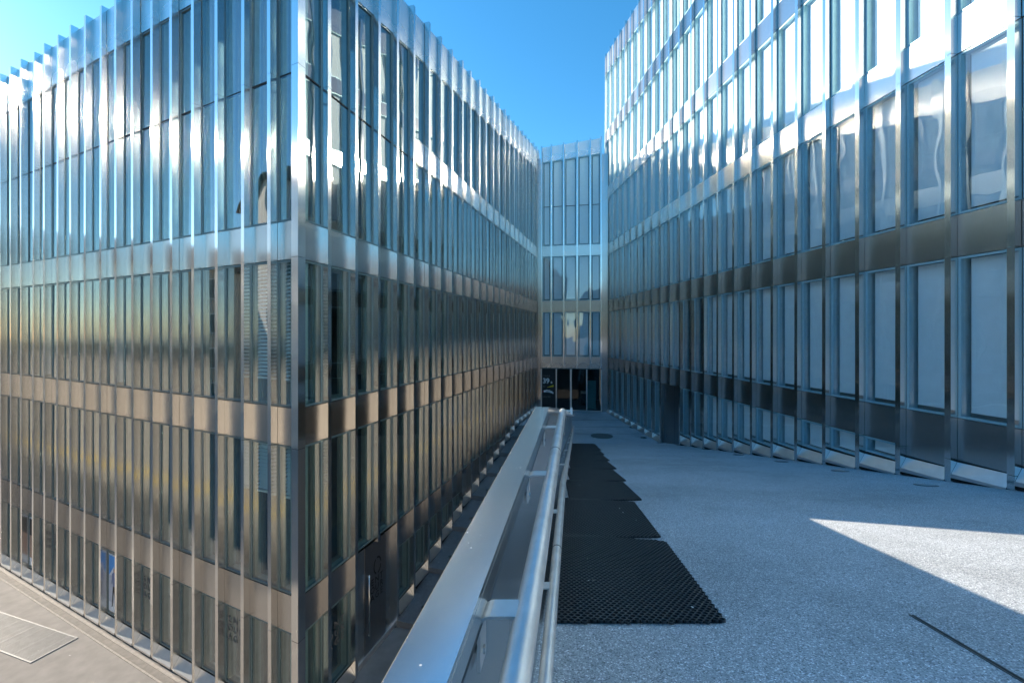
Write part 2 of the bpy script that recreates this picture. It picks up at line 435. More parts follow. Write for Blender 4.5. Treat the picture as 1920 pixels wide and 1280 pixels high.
n2 = 24; f2 = [0.0] + [.708 + .8748 * (k - 1) for k in range(1, n2 + 1)]
RS = .170                                  # rise of the roof edge per metre
def roof2(u): return EYE + 8.60 + RS * u
DOOR2 = (2, 3)
for k in range(n2):
    u0, u1 = f2[k] + (0.0 if k else .03), f2[k + 1]; w = u1 - u0; x = -u1
    J = [EYE + b for b in (BD[0], BC[0], BB[0], BA[0])] + [roof2(u1) - 1.22]
    gz = alley_z(u1 - .02) if k > 3 else 0.0
    zb = max(.03, alley_z(u1) + .02)
    if k == 2: zb = EYE + BD[1] - .02
    F2fin = FX.fin(-u1, zb, roof2(u1), J)
    for b in (BC, BB): FX.panel(x, w, EYE + b[0], b[1] - b[0])
    top = roof2(u1) - 1.22; dzt = -RS * w   # height at x (far side), falls towards the corner
    if k >= 5:
        FX.panel(x, w, EYE + BA[0], BA[1] - BA[0])
        FX.window(x, w, EYE + BB[1], BA[0] - BB[1])
        FX.window(x, w, EYE + BA[1], top - EYE - BA[1], 0, dzt)
    else:
        FX.window(x, w, EYE + BB[1], top - EYE - BB[1], 0, dzt, joint=BA[0] - BB[1])
    FX.panel(x, w, top, 1.18, dzt, 'fascia', "fascia_panel")
    FX.window(x, w, EYE + BC[1], BB[0] - BC[1])
    sz = (gz if k > 3 else 0.0) + .06        # foot of the sill
    foot = sz + .235
    if foot < EYE + BD[1] - .02:
        FX.window(x, w, EYE + BD[1], BC[0] - BD[1])
        if k not in DOOR2:
            if EYE + BD[0] - foot > .35:
                FX.panel(x, w, EYE + BD[0], BD[1] - BD[0]); FX.window(x, w, foot, EYE + BD[0] - foot)
            else: FX.panel(x, w, foot, EYE + BD[1] - foot)
    else:
        FX.window(x, w, foot, EYE + BC[0] - foot)
    if k not in DOOR2: FX.sill(x, w, sz)
# corner post
pc = cross2(C + N1 * FD, D1, C + N2 * FD, D2)
b = MB()
q = [C + D1 * .03 + N1 * -.05, C + D1 * .03 + N1 * FD, pc, C + D2 * .03 + N2 * FD, C + D2 * .03 + N2 * -.05]
cuts = [.04] + [EYE + bb for bb in (BD[0], BC[0], BB[0], BA[0], 7.46)] + [ROOF1]
for a, c2 in zip(cuts, cuts[1:]): b.prism([(p.x - C.x, p.y - C.y) for p in q], a + .004, c2 - .004, M['fin'])
link("corner_post", b.mesh("corner_post"), left)
# floors, back wall and roof of the wing
def inset(d): return cross2(C - N1 * d, D1, C - N2 * d, D2)
e1, e2 = C + D1 * f1[-1], C + D2 * 21.2; back = e1 + (e2 - C) * .9
for b_, zz in ((BD, 0), (BC, 0), (BB, 0), (BA, 1)):
    d = .32; ci = inset(d); p1 = e1 - N1 * d; p2 = e2 - N2 * d; s = MB()
    if zz:  # the upper floor stops short of the double-height glass along the street
        d = 3.2; ci = inset(d); p1 = e1 - N1 * d; p2 = e2 - N2 * d
    s.prism([(p.x - C.x, p.y - C.y) for p in (ci, p2, back, p1)], EYE + b_[0] + .03, EYE + b_[1] - .03, M['room'])
    link("floor_slab", s.mesh("floor_slab"), left)
for (O_, dd, nn, ln) in ((C, D1, N1, f1[-1]), (C, D2, N2, 21.0)):
    for b_ in (BD, BC, BB):                 # closes the gap behind the spandrels
        s = MB(); a_ = O_ - nn * .06 + dd * .1; c_ = O_ - nn * .32 + dd * .1
        s.prism([(p.x - C.x, p.y - C.y) for p in (a_, a_ + dd * (ln - .1), c_ + dd * (ln - .1), c_)][::(1 if dd is D1 else -1)], EYE + b_[0] + .012, EYE + b_[1] - .012, M['slab'])
        link("slab_edge", s.mesh("slab_edge"), left)
s = MB(); ci = inset(3.6); p1 = e1 - N1 * 3.6; p2 = e2 - N2 * 3.6; cj = inset(3.8); p1b = e1 - N1 * 3.8; p2b = e2 - N2 * 3.8
zt = lambda x, y: EYE + 8.2
s.prism([(p.x - C.x, p.y - C.y) for p in (p1, ci, cj, p1b)], .02, zt, M['room'])
s.prism([(p.x - C.x, p.y - C.y) for p in (ci, p2, p2b, cj)], .02, zt, M['room'])
link("interior_wall", s.mesh("interior_wall"), left)
s = MB(); ci = inset(.1); p1 = e1 - N1 * .1; p2 = e2 - N2 * .1
zc, z2 = ROOF1 - .12, roof2(21.2) - .12
tri = [(ci.x - C.x, ci.y - C.y, zc), (p2.x - C.x, p2.y - C.y, z2), (back.x - C.x, back.y - C.y, z2 - .5), (p1.x - C.x, p1.y - C.y, zc)]
for off in (0, -.35):
    pts = [(x, y, z + off) for x, y, z in tri]
    s.poly([pts[0], pts[1], pts[2]], M['roof']); s.poly([pts[0], pts[2], pts[3]], M['roof'])
for i_ in range(4):
    a_, b_ = tri[i_], tri[(i_ + 1) % 4]
    s.poly([(a_[0], a_[1], a_[2] - .35), (b_[0], b_[1], b_[2] - .35), b_, a_], M['roof'])
link("roof", s.mesh("roof"), left)
s = MB()
for a_, b_ in ((e1, back), (back, e2)):
    dd = (b_ - a_).normalized(); nn = Vector((-dd.y, dd.x)) * .2
    s.prism([(p.x - C.x, p.y - C.y) for p in (a_, b_, b_ + nn, a_ + nn)], 0.02, EYE + 8.3, M['concrete'])
link("rear_wall", s.mesh("rear_wall"), left)

# door in the inner facade of the left wing
def door_left():
    u0, u1 = f2[2] + FW, f2[4] - FW; w = u1 - u0; H = EYE + BD[1] - .03
    d = MB(); d.box(.36, w - .42, -.05, .012, .12, H, M['door']); o = FX.put("door", d.mesh("door"), -u1, 0)
    # local x runs from the far jamb (0) to the near jamb (w)
    p = MB(); p.box(0, .355, -.05, .004, .12, H, M['panel']); FX.put("side_panel", p.mesh("side_panel"), -u1, 0)
    p = MB(); p.box(w - .415, w, -.05, .004, .12, H, M['panel']); FX.put("side_panel", p.mesh("side_panel"), -u1, 0)
    p = MB(); p.box(0, w, -.05, .05, .0, .115, M['sill']); FX.put("threshold", p.mesh("threshold"), -u1, 0)
    h = MB(); h.tube([(w - .50, .075, .55), (w - .50, .075, 2.0)], .016, M['stain'])
    for z in (.58, 1.97): h.tube([(w - .50, .012, z), (w - .50, .075, z)], .012, M['stain'])
    FX.put("handle", h.mesh("handle", True), 0, 0, o)
    for z in (.45, 1.95, 2.3):
        h = MB(); h.box(.15, .18, .004, .022, z, z + .17, M['stain']); FX.put("hinge", h.mesh("hinge"), -u1, 0)
    r = MB(); R0, R1 = .125, .165
    for a0, a1 in ((-70, 60), (80, 170), (190, 265)):
        n = 14
        for i in range(n):
            t0, t1 = math.radians(a0 + (a1 - a0) * i / n), math.radians(a0 + (a1 - a0) * (i + 1) / n)
            r.poly([(.72 + R0 * math.cos(t0), .014, 2.02 + R0 * 1.35 * math.sin(t0)), (.72 + R1 * math.cos(t0), .014, 2.02 + R1 * 1.3 * math.sin(t0)),
                    (.72 + R1 * math.cos(t1), .014, 2.02 + R1 * 1.3 * math.sin(t1)), (.72 + R0 * math.cos(t1), .014, 2.02 + R0 * 1.35 * math.sin(t1))], M['black'])
    FX.put("ring_emblem", r.mesh("ring_emblem"), 0, 0, o)
    letters(FX, o, .93, 1.62, .22, .19, M['black'], .015)
def letters(F, parent, x, z, size, step, mat, y):
    """ENT / OUR / AGE in a three by three grid; reads along -x of the local frame, seen from outside"""
    for r_, row in enumerate(("ENT", "OUR", "AGE")):
        for c_, ch in enumerate(row):
            me = cached(('ch', ch, size, mat.name), lambda: text_mesh(ch, size, mat, .004, 1, 'CENTER'))
            o = bpy.data.objects.new("lettering", me); COL.objects.link(o); o.parent = parent
            o.location = (x - c_ * step, y, z - r_ * step * 1.0); o.rotation_euler = (math.pi / 2, 0, math.pi)
door_left()
# lettering on the ground-floor panes
def pane_letters(F, x, w, gz, top, size):
    h = empty("window_lettering"); h.parent = left
    p = F.O + F.ax * x; h.location = (p.x - C.x, p.y - C.y, 0); h.rotation_euler = (0, 0, F.rot)
    letters(F, h, w - .20, top, size, size * .95, M['grey'], -.018)
pane_letters(F1, f1[2], .855, .3, 1.62, .20)
pane_letters(F1, f1[6], .855, .3, 1.62, .20)
pane_letters(F1, f1[12], .855, .3, 1.62, .20)
pane_letters(FX, -f2[2], .875, .3, 1.45, .20)

def poster(k, label, figure):
    p = C + D1 * f1[k]; o = empty("poster", (p.x, p.y, .42), F1.rot); tag(o, label, "poster", "posters in the ground floor windows")
    b = MB(); x0, x1 = .14, .74; b.box(x0, x1, -.024, -.016, 0, 1.5, M['p_snow']); link("poster_sheet", b.mesh("poster_sheet"), o)
    y = -.013
    b = MB()
    b.poly([(x1 - .02, y, .95), (x0 + .02, y, .95), (x0 + .02, y, 1.47), (x1 - .02, y, 1.47)], M['p_sky' if figure else 'black'])
    b.poly([(x1 - .02, y, .25), (x0 + .02, y, .25), (x0 + .02, y, .95), (x1 - .02, y, .95)], M['p_grey' if figure else 'p_skin'])
    if figure: b.poly([(.70, y + .001, .95), (.16, y + .001, .95), (.25, y + .001, 1.12), (.36, y + .001, 1.05), (.47, y + .001, 1.2), (.58, y + .001, 1.08)], M['p_snow'])
    link("printed_scenery", b.mesh("printed_scenery"), o)
    if not figure: return
    b = MB(); y += .002
    def pl(pts, m): b.poly([(x, y, z) for x, z in pts], m)
    pl([(.44 + .045 * math.cos(a * .5236), 1.10 + .06 * math.sin(a * .5236)) for a in range(12)], M['p_skin'])
    pl([(.56, .99), (.50, 1.05), (.38, 1.05), (.32, .98), (.30, .72), (.35, .72), (.37, .88), (.37, .68), (.51, .68), (.51, .88), (.54, .74), (.58, .74)], M['p_shirt'])
    pl([(.51, .68), (.37, .68), (.38, .45), (.34, .22), (.30, .20), (.36, .18), (.44, .45), (.46, .55), (.49, .40), (.52, .16), (.58, .13), (.57, .17), (.54, .42)], M['black'])
    link("printed_figure", b.mesh("printed_figure"), o)
poster(8, "tall poster of a walking figure under blue sky behind the street window", True)
poster(14, "dark narrow poster behind a street window towards the far end", False)

# ------------------------------------------------------------------ right wing
right = empty("office_wing", (RO.x, RO.y, TERR))
tag(right, "taller right office wing with white blinds behind its windows beside the ramp", "building")
FR = Facade(right, RO, -DR, 'R')
WR = .8942; nr = 30
fr_ = [-.0366 + WR * k for k in range(nr + 1)]
def roofR(u): return EYE + 17.85 - .138 * u
DOORR = (9, 10)
for k in range(nr + 1):
    u = fr_[k]; p = RO + DR * u; dz = -.0032 * k
    J = [EYE + b + dz for b in (BC[0], BB[0], BA[0], BA2[0], BA3[0])] + [roofR(u) - 1.2]
    zb = ramp_z(p.y) + .01
    if k == 10: zb = EYE + BC[0] + dz
    FR.fin(-u, zb, roofR(u), J)
noblind = {11, 12, 3}
for k in range(nr):
    u0, u1 = fr_[k], fr_[k + 1]; x = -u1; w = WR; dz = -.0032 * k
    for b in (BB, BA, BA2, BA3): FR.panel(x, w, EYE + b[0] + dz, b[1] - b[0])
    bl = None if k in noblind else 'screen'
    FR.window(x, w, EYE + BC[1] + dz, BB[0] - BC[1], blind=bl)
    FR.window(x, w, EYE + BB[1] + dz, BA[0] - BB[1], blind='screen')
    FR.window(x, w, EYE + BA[1] + dz, BA2[0] - BA[1], blind='screen')
    FR.window(x, w, EYE + BA2[1] + dz, BA3[0] - BA2[1], blind='screen')
    top = roofR(u1) - 1.2; dzt = .138 * w
    if top > EYE + BA3[1] + .4: FR.window(x, w, EYE + BA3[1] + dz, top - EYE - BA3[1] - dz, 0, dzt, blind='screen')
    FR.panel(x, w, top, 1.16, dzt, 'fascia', "fascia_panel")
    g_hi = ramp_z((RO + DR * u1).y); sz = g_hi + .0; foot = sz + .235
    if k in DOORR:
        FR.panel(x, w, EYE + BC[0] + dz, BC[1] - BC[0])
        continue
    if EYE + BC[0] + dz - foot > .22:
        FR.panel(x, w, EYE + BC[0] + dz, BC[1] - BC[0])
        FR.window(x, w, foot, EYE + BC[0] + dz - foot, blind=bl if k > 8 else None)
    else:
        FR.panel(x, w, foot, EYE + BC[1] + dz - foot)
    FR.sill(x, w, sz, dz=-.06 if g_hi > TERR + .1 else 0.0)
def door_right():
    u0, u1 = fr_[9] + FW, fr_[11] - FW; w = u1 - u0; z0 = TERR + .02; H = EYE + BC[0] - .035 - z0
    d = MB(); d.box(.02, w - .02, -.05, .01, .05, H, M['door']); d.box(.60, .606, .0101, .012, .05, H, M['dark'])
    o = FR.put("door", d.mesh("door"), -u1, z0)
    for z in (.3, 1.9, 2.2):
        h = MB(); h.box(w - .30, w - .27, .01, .03, z, z + .17, M['stain']); FR.put("hinge", h.mesh("hinge"), 0, 0, o)
    h = MB(); h.box(.0, w, -.05, .03, -.1, .045, M['iron']); FR.put("threshold", h.mesh("threshold"), 0, 0, o)
door_right()
# body of the right wing behind the facade
e3 = RO + DR * fr_[-1]
for b_ in (BC, BB, BA, BA2, BA3):
    s = MB(); a_ = RO - NR * .30; q_ = [a_, e3 - NR * .30, e3 - NR * 9, RO - NR * 9]
    s.prism([(p.x - RO.x, p.y - RO.y) for p in q_][::-1], EYE + b_[0] + .03 - TERR, EYE + b_[1] - .14 - TERR, M['room']); link("floor_slab", s.mesh("floor_slab"), right)
    s = MB(); q_ = [RO - NR * .06, e3 - NR * .06, e3 - NR * .30, RO - NR * .30]
    s.prism([(p.x - RO.x, p.y - RO.y) for p in q_][::-1], EYE + b_[0] + .012 - TERR, EYE + b_[1] - .10 - TERR, M['slab']); link("slab_edge", s.mesh("slab_edge"), right)
s = MB(); q_ = [RO - NR * 3.2, e3 - NR * 3.2, e3 - NR * 3.4, RO - NR * 3.4]
s.prism([(p.x - RO.x, p.y - RO.y) for p in q_][::-1], -.1, EYE + 13.4 - TERR, M['room']); link("interior_wall", s.mesh("interior_wall"), right)
s = MB(); q_ = [RO - NR * .1, e3 - NR * .1, e3 - NR * 12, RO - NR * 12]
zr = lambda x, y: roofR(-(y) / .99552) - .15 - TERR
s.prism([(p.x - RO.x, p.y - RO.y) for p in q_][::-1], lambda x, y: zr(x, y) - .3, zr, M['roof']); link("roof", s.mesh("roof"), right)
s = MB(); q_ = [e3 - NR * .02, e3 - NR * 12, e3 - NR * 12 + DR * .3, e3 - NR * .02 + DR * .3]
s.prism([(p.x - RO.x, p.y - RO.y) for p in q_], -.5, lambda x, y: EYE + 13.5 - TERR, M['concrete'])
q_ = [RO + DR * .0 - NR * .32, RO - NR * 12, RO - NR * 12 - DR * .3, RO - NR * .32 - DR * .3]
s.prism([(p.x - RO.x, p.y - RO.y) for p in q_], -.5, lambda x, y: EYE + 17.3 - TERR, M['concrete'])
link("end_wall", s.mesh("end_wall"), right)

# ------------------------------------------------------------------ link block with the entrance
lk = empty("link_block", (LR.x, LR.y, TERR))
tag(lk, "narrow link block with the glazed entrance, standing between the two wings", "building")
ax = (LL - LR).normalized(); LN = (LL - LR).length
FL = Facade(lk, LR, ax, 'R')
fl = [0.03, .70, 1.53, 2.37, 3.17, LN - .06]
def roofL(x): return EYE + 12.40 - .085 * x
for x in fl:
    FL.fin(x, EYE + BC[0], roofL(x) + .06, [EYE + b for b in (BB[0], BA[0])])
for k in range(5):
    x, w = fl[k], fl[k + 1] - fl[k]; rt = roofL(x); top = rt - .95
    for b in (BC, BB, BA): FL.panel(x, w, EYE + b[0], b[1] - b[0], m='fascia' if b is BC else 'panel')
    FL.window(x, w, EYE + BC[1], BB[0] - BC[1], blind='screen')
    FL.window(x, w, EYE + BB[1], BA[0] - BB[1], blind='screen')
    FL.window(x, w, EYE + BA[1], top - EYE - BA[1], 0, -.085 * w, joint=8.25 - BA[1], blind='screen')
    FL.panel(x, w, top, .95, -.085 * w, 'fascia', "fascia_panel")
s = MB()
for b_ in (BC, BB, BA):
    q_ = [LR, LL, LL - FL.n * 5, LR - FL.n * 5]; q_ = [p - FL.n * .3 if i < 2 else p for i, p in enumerate(q_)]
    s.prism([(p.x - LR.x, p.y - LR.y) for p in q_][::-1], EYE + b_[0] + .03 - TERR, EYE + b_[1] - .12 - TERR, M['room'])
q_ = [LR - FL.n * .06, LL - FL.n * .06, LL - FL.n * 6, LR - FL.n * 6]
link("floor_slab", s.mesh("floor_slab"), lk)
s = MB(); s.prism([(p.x - LR.x, p.y - LR.y) for p in q_][::-1], EYE + 11.6 - TERR, EYE + 11.9 - TERR, M['roof']); link("roof", s.mesh("roof"), lk)
s = MB(); q_ = [LR - FL.n * 5, LL - FL.n * 5, LL - FL.n * 5.2, LR - FL.n * 5.2]
s.prism([(p.x - LR.x, p.y - LR.y) for p in q_][::-1], 0, EYE + 11.6 - TERR, M['room']); link("interior_wall", s.mesh("interior_wall"), lk)
s = MB()
for P_ in (LR, LL):
    sgn = -1 if P_ is LR else 1
    q_ = [P_ + ax * .02 * sgn, P_ + ax * .4 * sgn, P_ + ax * .4 * sgn - FL.n * 6, P_ + ax * .02 * sgn - FL.n * 6]
    s.prism([(p.x - LR.x, p.y - LR.y) for p in q_], 0, EYE + 11.4 - TERR, M['panel'])
link("side_wall", s.mesh("side_wall"), lk)
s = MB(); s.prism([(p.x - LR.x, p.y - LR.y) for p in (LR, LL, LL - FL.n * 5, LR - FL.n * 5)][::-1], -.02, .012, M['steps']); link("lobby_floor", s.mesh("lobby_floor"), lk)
# entrance screen
H = BC[0] + EYE - TERR - .06
ent = MB(); ent.box(0, LN, -.12, .0, H, H + .06, M['frame']); ent.box(0, LN, -.10, .02, 0.014, .07, M['sill'])
eo = FL.put("entrance_screen", ent.mesh("entrance_screen"), 0, TERR)
mull = [.02, .93, 1.93, 2.86, LN - .02]
for i_, x in enumerate(mull):
    wd = .055 if i_ == 2 else .035
    m_ = MB(); m_.box(x - wd, x + wd, -.10, .03, .07, H, M['sill']); FL.put("mullion", m_.mesh("mullion"), 0, 0, eo)
for i_ in range(3):
    m_ = MB(); m_.poly([(mull[i_ + 1] - .03, -.03, .07), (mull[i_] + .03, -.03, .07), (mull[i_] + .03, -.03, H), (mull[i_ + 1] - .03, -.03, H)], M['glass_door'])
    FL.put("pane", m_.mesh("pane"), 0, 0, eo)
sp = MB(); sp.box(mull[3] + .035, mull[4] - .035, -.06, -.03, .07, H, M['black'])
so = FL.put("sign_panel", sp.mesh("sign_panel"), 0, 0, eo)
def sign(txt, x, z, size, m, bold=0, sp_=1.0):
    o = bpy.data.objects.new("lettering", text_mesh(txt, size, m, bold, sp_)); COL.objects.link(o); o.parent = eo
    o.location = (x, -.027, z); o.rotation_euler = (math.pi / 2, 0, math.pi); return o
xl = LN - .10
sign("GARE", xl, 2.14, .19, M['grey'], 0, 1.05)
sign("39", xl, 1.74, .46, M['white'], .012, .95)
sign("a", xl - .52, 1.74, .26, M['white'], .006)
sign("EY", xl, 1.47, .15, M['grey'], .004)
bm_ = MB(); bm_.poly([(xl - .25, -.027, 1.46), (xl - .70, -.027, 1.52), (xl - .70, -.027, 1.64)], M['yellow']); FL.put("yellow_beam", bm_.mesh("yellow_beam"), 0, 0, eo)
bm_ = MB()                                    # white cloud-shaped logo, its small lettering is not legible in the photograph
for cx_, cz_, rx_, rz_ in ((.14, 1.22, .08, .075), (.27, 1.24, .10, .085), (.42, 1.22, .11, .08), (.56, 1.18, .08, .07), (.66, 1.12, .05, .055)):
    bm_.poly([(xl - cx_ - rx_ * math.cos(a * .5236), -.0275 + cx_ * .001, cz_ + rz_ * math.sin(a * .5236)) for a in range(12)], M['white'])
bm_.poly([(xl - .24, -.0262, 1.20), (xl - .50, -.0262, 1.20), (xl - .50, -.0262, 1.235), (xl - .24, -.0262, 1.235)], M['black'])
FL.put("white_logo", bm_.mesh("white_logo"), 0, 0, eo)
bm_ = MB(); bm_.box(xl - .05, xl, -.03, -.027, 1.16, 1.23, M['red']); FL.put("red_mark", bm_.mesh("red_mark"), 0, 0, eo)
sign("Julius Bär", xl, .83, .145, M['grey'], .002)
# lobby furniture seen through the glass
p = LR + ax * .62 - FL.n * 1.2
o = empty("lobby_column", (p.x, p.y, TERR + .012), FL.rot); tag(o, "teal column standing in the lobby behind the right entrance pane", "column")
s = MB(); s.box(-.28, .28, -.2, .2, 0, 1.85, M['teal']); link("shaft", s.mesh("shaft"), o)
s = MB(); s.box(-.30, .30, -.22, .22, 1.85, 2.0, M['black']); link("top_panel", s.mesh("top_panel"), o)
p = LR + ax * 1.25 - FL.n * 2.6
o = empty("reception_desk", (p.x, p.y, TERR + .012), FL.rot); tag(o, "pale reception desk in the dark lobby behind the entrance glass", "desk")
s = MB(); s.box(-.42, .10, -.3, .3, .80, .93, M['wood']); link("counter", s.mesh("counter"), o)
s = MB(); s.box(-.38, .06, -.25, .25, 0, .80, M['black']); link("base", s.mesh("base"), o)

# ------------------------------------------------------------------ stepped alley along the left wing
st = empty("stepped_alley", (C.x, C.y, 0)); tag(st, "dark concrete stepped alley climbing between the left wing and the parapet", "steps")
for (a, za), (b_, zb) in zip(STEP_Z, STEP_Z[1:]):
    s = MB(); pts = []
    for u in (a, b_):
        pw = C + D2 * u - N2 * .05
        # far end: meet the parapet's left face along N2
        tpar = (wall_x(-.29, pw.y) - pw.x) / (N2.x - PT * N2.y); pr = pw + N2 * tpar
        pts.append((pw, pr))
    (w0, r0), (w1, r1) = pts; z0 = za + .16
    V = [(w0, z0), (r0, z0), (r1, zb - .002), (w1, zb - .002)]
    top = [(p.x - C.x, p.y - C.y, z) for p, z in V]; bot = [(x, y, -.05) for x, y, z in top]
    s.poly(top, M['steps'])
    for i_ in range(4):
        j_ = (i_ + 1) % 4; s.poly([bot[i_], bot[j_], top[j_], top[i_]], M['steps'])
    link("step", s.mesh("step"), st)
    pm = C + D2 * (a + .55) + N2 * .62
    o = empty("floor_light", (pm.x, pm.y, za + .16 + (zb - za - .16) * .55 / 1.75), 0)
    tag(o, ["round floor light on the lowest tread, just beyond the lettered door", "round floor light on the second tread above the lettered door", "round floor light on the third tread of the alley", "round floor light on the middle tread of the alley", "round floor light on the third tread from the alley top", "round floor light on the tread below the alley's top one", "round floor light on the top tread of the alley"][STEP_Z.index((a, za))], "floor light", "recessed floor lights on the alley steps")
    s = MB(); s.tube([(0, 0, .0), (0, 0, .012)], .11, M['iron'], 20); link("rim", s.mesh("rim"), o)
    s = MB(); s.tube([(0, 0, .012), (0, 0, .015)], .085, M['hglass'], 20); link("lens", s.mesh("lens"), o)

# ------------------------------------------------------------------ retaining wall, parapet, handrails
YB = 2.72                                     # here the level parapet starts to fall with the ramp
YE = 20.6
def cap_z(y): return EYE - .46 - (.1925 * (min(y, 19.3) - YB) if y > YB else 0)
s = MB()
yy = [-8, -1.2, YB, 10, 19.3, YE]
for a, b_ in zip(yy, yy[1:]):
    for (o0, o1) in ((-.285, -.188),):
        P0 = [(wall_x(o0, a), a), (wall_x(o1, a), a), (wall_x(o1, b_), b_), (wall_x(o0, b_), b_)]
        V = [(x, y, -.02) for x, y in P0] + [(x, y, ramp_z(y) - .03) for x, y in P0]
        for q in ((0, 1, 5, 4), (1, 2, 6, 5), (2, 3, 7, 6), (3, 0, 4, 7), (4, 5, 6, 7)): s.poly([V[i] for i in q], M['concrete'])
structure("retaining_wall", s)
par = empty("parapet", (wall_x(-.23, 0), 0, ramp_z(0))); tag(par, "steel clad parapet with a flat polished cap running up the ramp", "parapet")
px, py, pz = par.location
def strip_mesh(name, o0, o1, zlo, zhi, m, cuts, y0=-8):
    s = MB(); ys_ = [y for y in cuts]
    for a, b_ in zip(ys_, ys_[1:]):
        V = []
        for y in (a, b_):
            V += [(wall_x(o0, y) - px, y - py, zlo(y) - pz), (wall_x(o1, y) - px, y - py, zlo(y) - pz), (wall_x(o1, y) - px, y - py, zhi(y) - pz), (wall_x(o0, y) - px, y - py, zhi(y) - pz)]
        for q in ((0, 1, 2, 3), (7, 6, 5, 4), (1, 5, 6, 2), (4, 0, 3, 7), (3, 2, 6, 7), (4, 5, 1, 0)): s.poly([V[i] for i in q], m)
    return link(name, s.mesh(name), par)
strip_mesh("cap", -.2566, -.171, lambda y: cap_z(y) - .012, cap_z, M['cap'], [-8, YB, YE])
strip_mesh("cap_lip", -.174, -.1705, lambda y: cap_z(y) - .055, lambda y: cap_z(y) - .0125, M['stain'], [-8, YB, YE])
strip_mesh("cap_lip", -.2569, -.2535, lambda y: cap_z(y) - .055, lambda y: cap_z(y) - .0125, M['stain'], [-8, YB, YE])
for a, b_ in ((-8, -.6), (-.594, 1.2), (1.206, YB), (YB + .006, 6.2), (6.206, 10.4), (10.406, 15), (15.006, YE)):
    strip_mesh("cladding_panel", -.245, -.187, lambda y: ramp_z(y) - .028, lambda y: cap_z(y) - .013, M['panel'], [a, b_] if not a < 19.3 < b_ else [a, 19.3, b_])
# bright bevelled edge on the street side of the cap
s = MB()
for a, b_ in ((-8, YB), (YB, YE)):
    V = [(wall_x(o_, y) - px, y, cap_z(y) - dz_ - pz) for y in (a, b_) for o_, dz_ in ((-.2567, .0), (-.2607, .005))]
    s.poly([V[0], V[2], V[3], V[1]], M['stain'])
    s.poly([V[1], V[3], (V[3][0], V[3][1], V[3][2] - .03), (V[1][0], V[1][1], V[1][2] - .03)], M['stain'])
link("cap_edge", s.mesh("cap_edge"), par)
# groove moulding under the lip
s = MB(); s.tube([(wall_x(-.180, y) - px, y, cap_z(y) - .066 - pz) for y in (-8, YB)], .010, M['stain'], 10); link("moulding", s.mesh("moulding", True), par)

def handrail(label, o_, drop, r, ybend, yend, ys_br, name):
    zf = lambda y: EYE - drop - (.1925 * (min(y, 19.3) - ybend) if y > ybend else 0)
    h = empty("handrail", (wall_x(o_, 0), 0, zf(0))); tag(h, label, "handrail", "galvanised handrails on the parapet")
    bx, bz = h.location.x, h.location.z
    def P(y, z=None): return (wall_x(o_, y) - bx, y, (zf(y) if z is None else z) - bz)
    pts = [P(-6)] + [P(ybend - .12)] + [P(ybend + d, zf(ybend) - .1925 * max(0, d) * (.6 if d < .1 else 1)) for d in (-.05, .03, .12)] + [P(10), P(19.3), P(yend)]
    s = MB(); s.tube(pts, r, M['galv'], 20); link("tube", s.mesh("tube", True), h)
    s = MB()
    for y in (ybend - 1.0,): s.tube([P(y - .004), P(y + .004)], r + .0012, M['inner'], 20)
    link("sleeve_joint", s.mesh("sleeve_joint", True), h)
    for y in ys_br:
        s = MB(); z = zf(y); wx = wall_x(-.186, y) - bx; tx = wall_x(o_, y) - bx - r * .6; hw = .025
        # bent flat bar: plate on the wall, rounded knee, arm under the tube
        prof = [(wx + .003, z - .085), (wx + .003, z - .005)] + [(wx + .003 + .022 * (1 - math.cos(a)), z - .005 + .022 * math.sin(a)) for a in (.4, .8, 1.2, 1.57)] + [(tx + .01, z + .017)]
        th = .0055
        for (ax_, az), (bx_, bz_) in zip(prof, prof[1:]):
            d = Vector((bx_ - ax_, bz_ - az)).normalized(); nx, nz = d.y * th, -d.x * th
            V = [(ax_, y - hw, az - bz), (bx_, y - hw, bz_ - bz), (bx_ + nx, y - hw, bz_ + nz - bz), (ax_ + nx, y - hw, az + nz - bz)]
            V2 = [(v[0] + PT * 2 * hw, y + hw, v[2]) for v in V]
            s.poly(V, M['galv']); s.poly(V2[::-1], M['galv'])
            for i_ in range(4):
                j_ = (i_ + 1) % 4; s.poly([V[j_], V[i_], V2[i_], V2[j_]], M['galv'])
        ob = link("bracket", s.mesh("bracket"), h)
        s = MB(); s.tube([(wx + .001, y, z - .06 - bz), (wx + .016, y, z - .06 - bz)], .008, M['stain'], 8); link("bolt", s.mesh("bolt"), ob)
    return h
handrail("upper thick galvanised handrail fixed to the parapet beside the cap", -.0924, .528, .024, YB + .2, 19.8, [-.76, .02, .80, 1.58, 2.38, 4.3, 6.2, 8.1, 10, 12, 14, 16, 18], "upper")
handrail("lower galvanised handrail close above the black mats", -.10, 1.13, .024, 3.25, 19.8, [1.9, 2.7, 4.4, 6.3, 8.2, 10.1, 12, 14, 16, 18], "lower")
# end stub of the rail, seen above the parapet's slope
s = MB(); yT = 7.6; zT = cap_z(yT) + .03
s.box(0, .15, -.012, .012, 0, .03, M['white']); s.box(.14, .175, -.02, .02, -.05, .07, M['white'])
tag(link("rail_stub", s.mesh("rail_stub"), None, (wall_x(-.24, yT), yT, zT)), "short white T shaped bracket at the far fall of the parapet", "bracket")

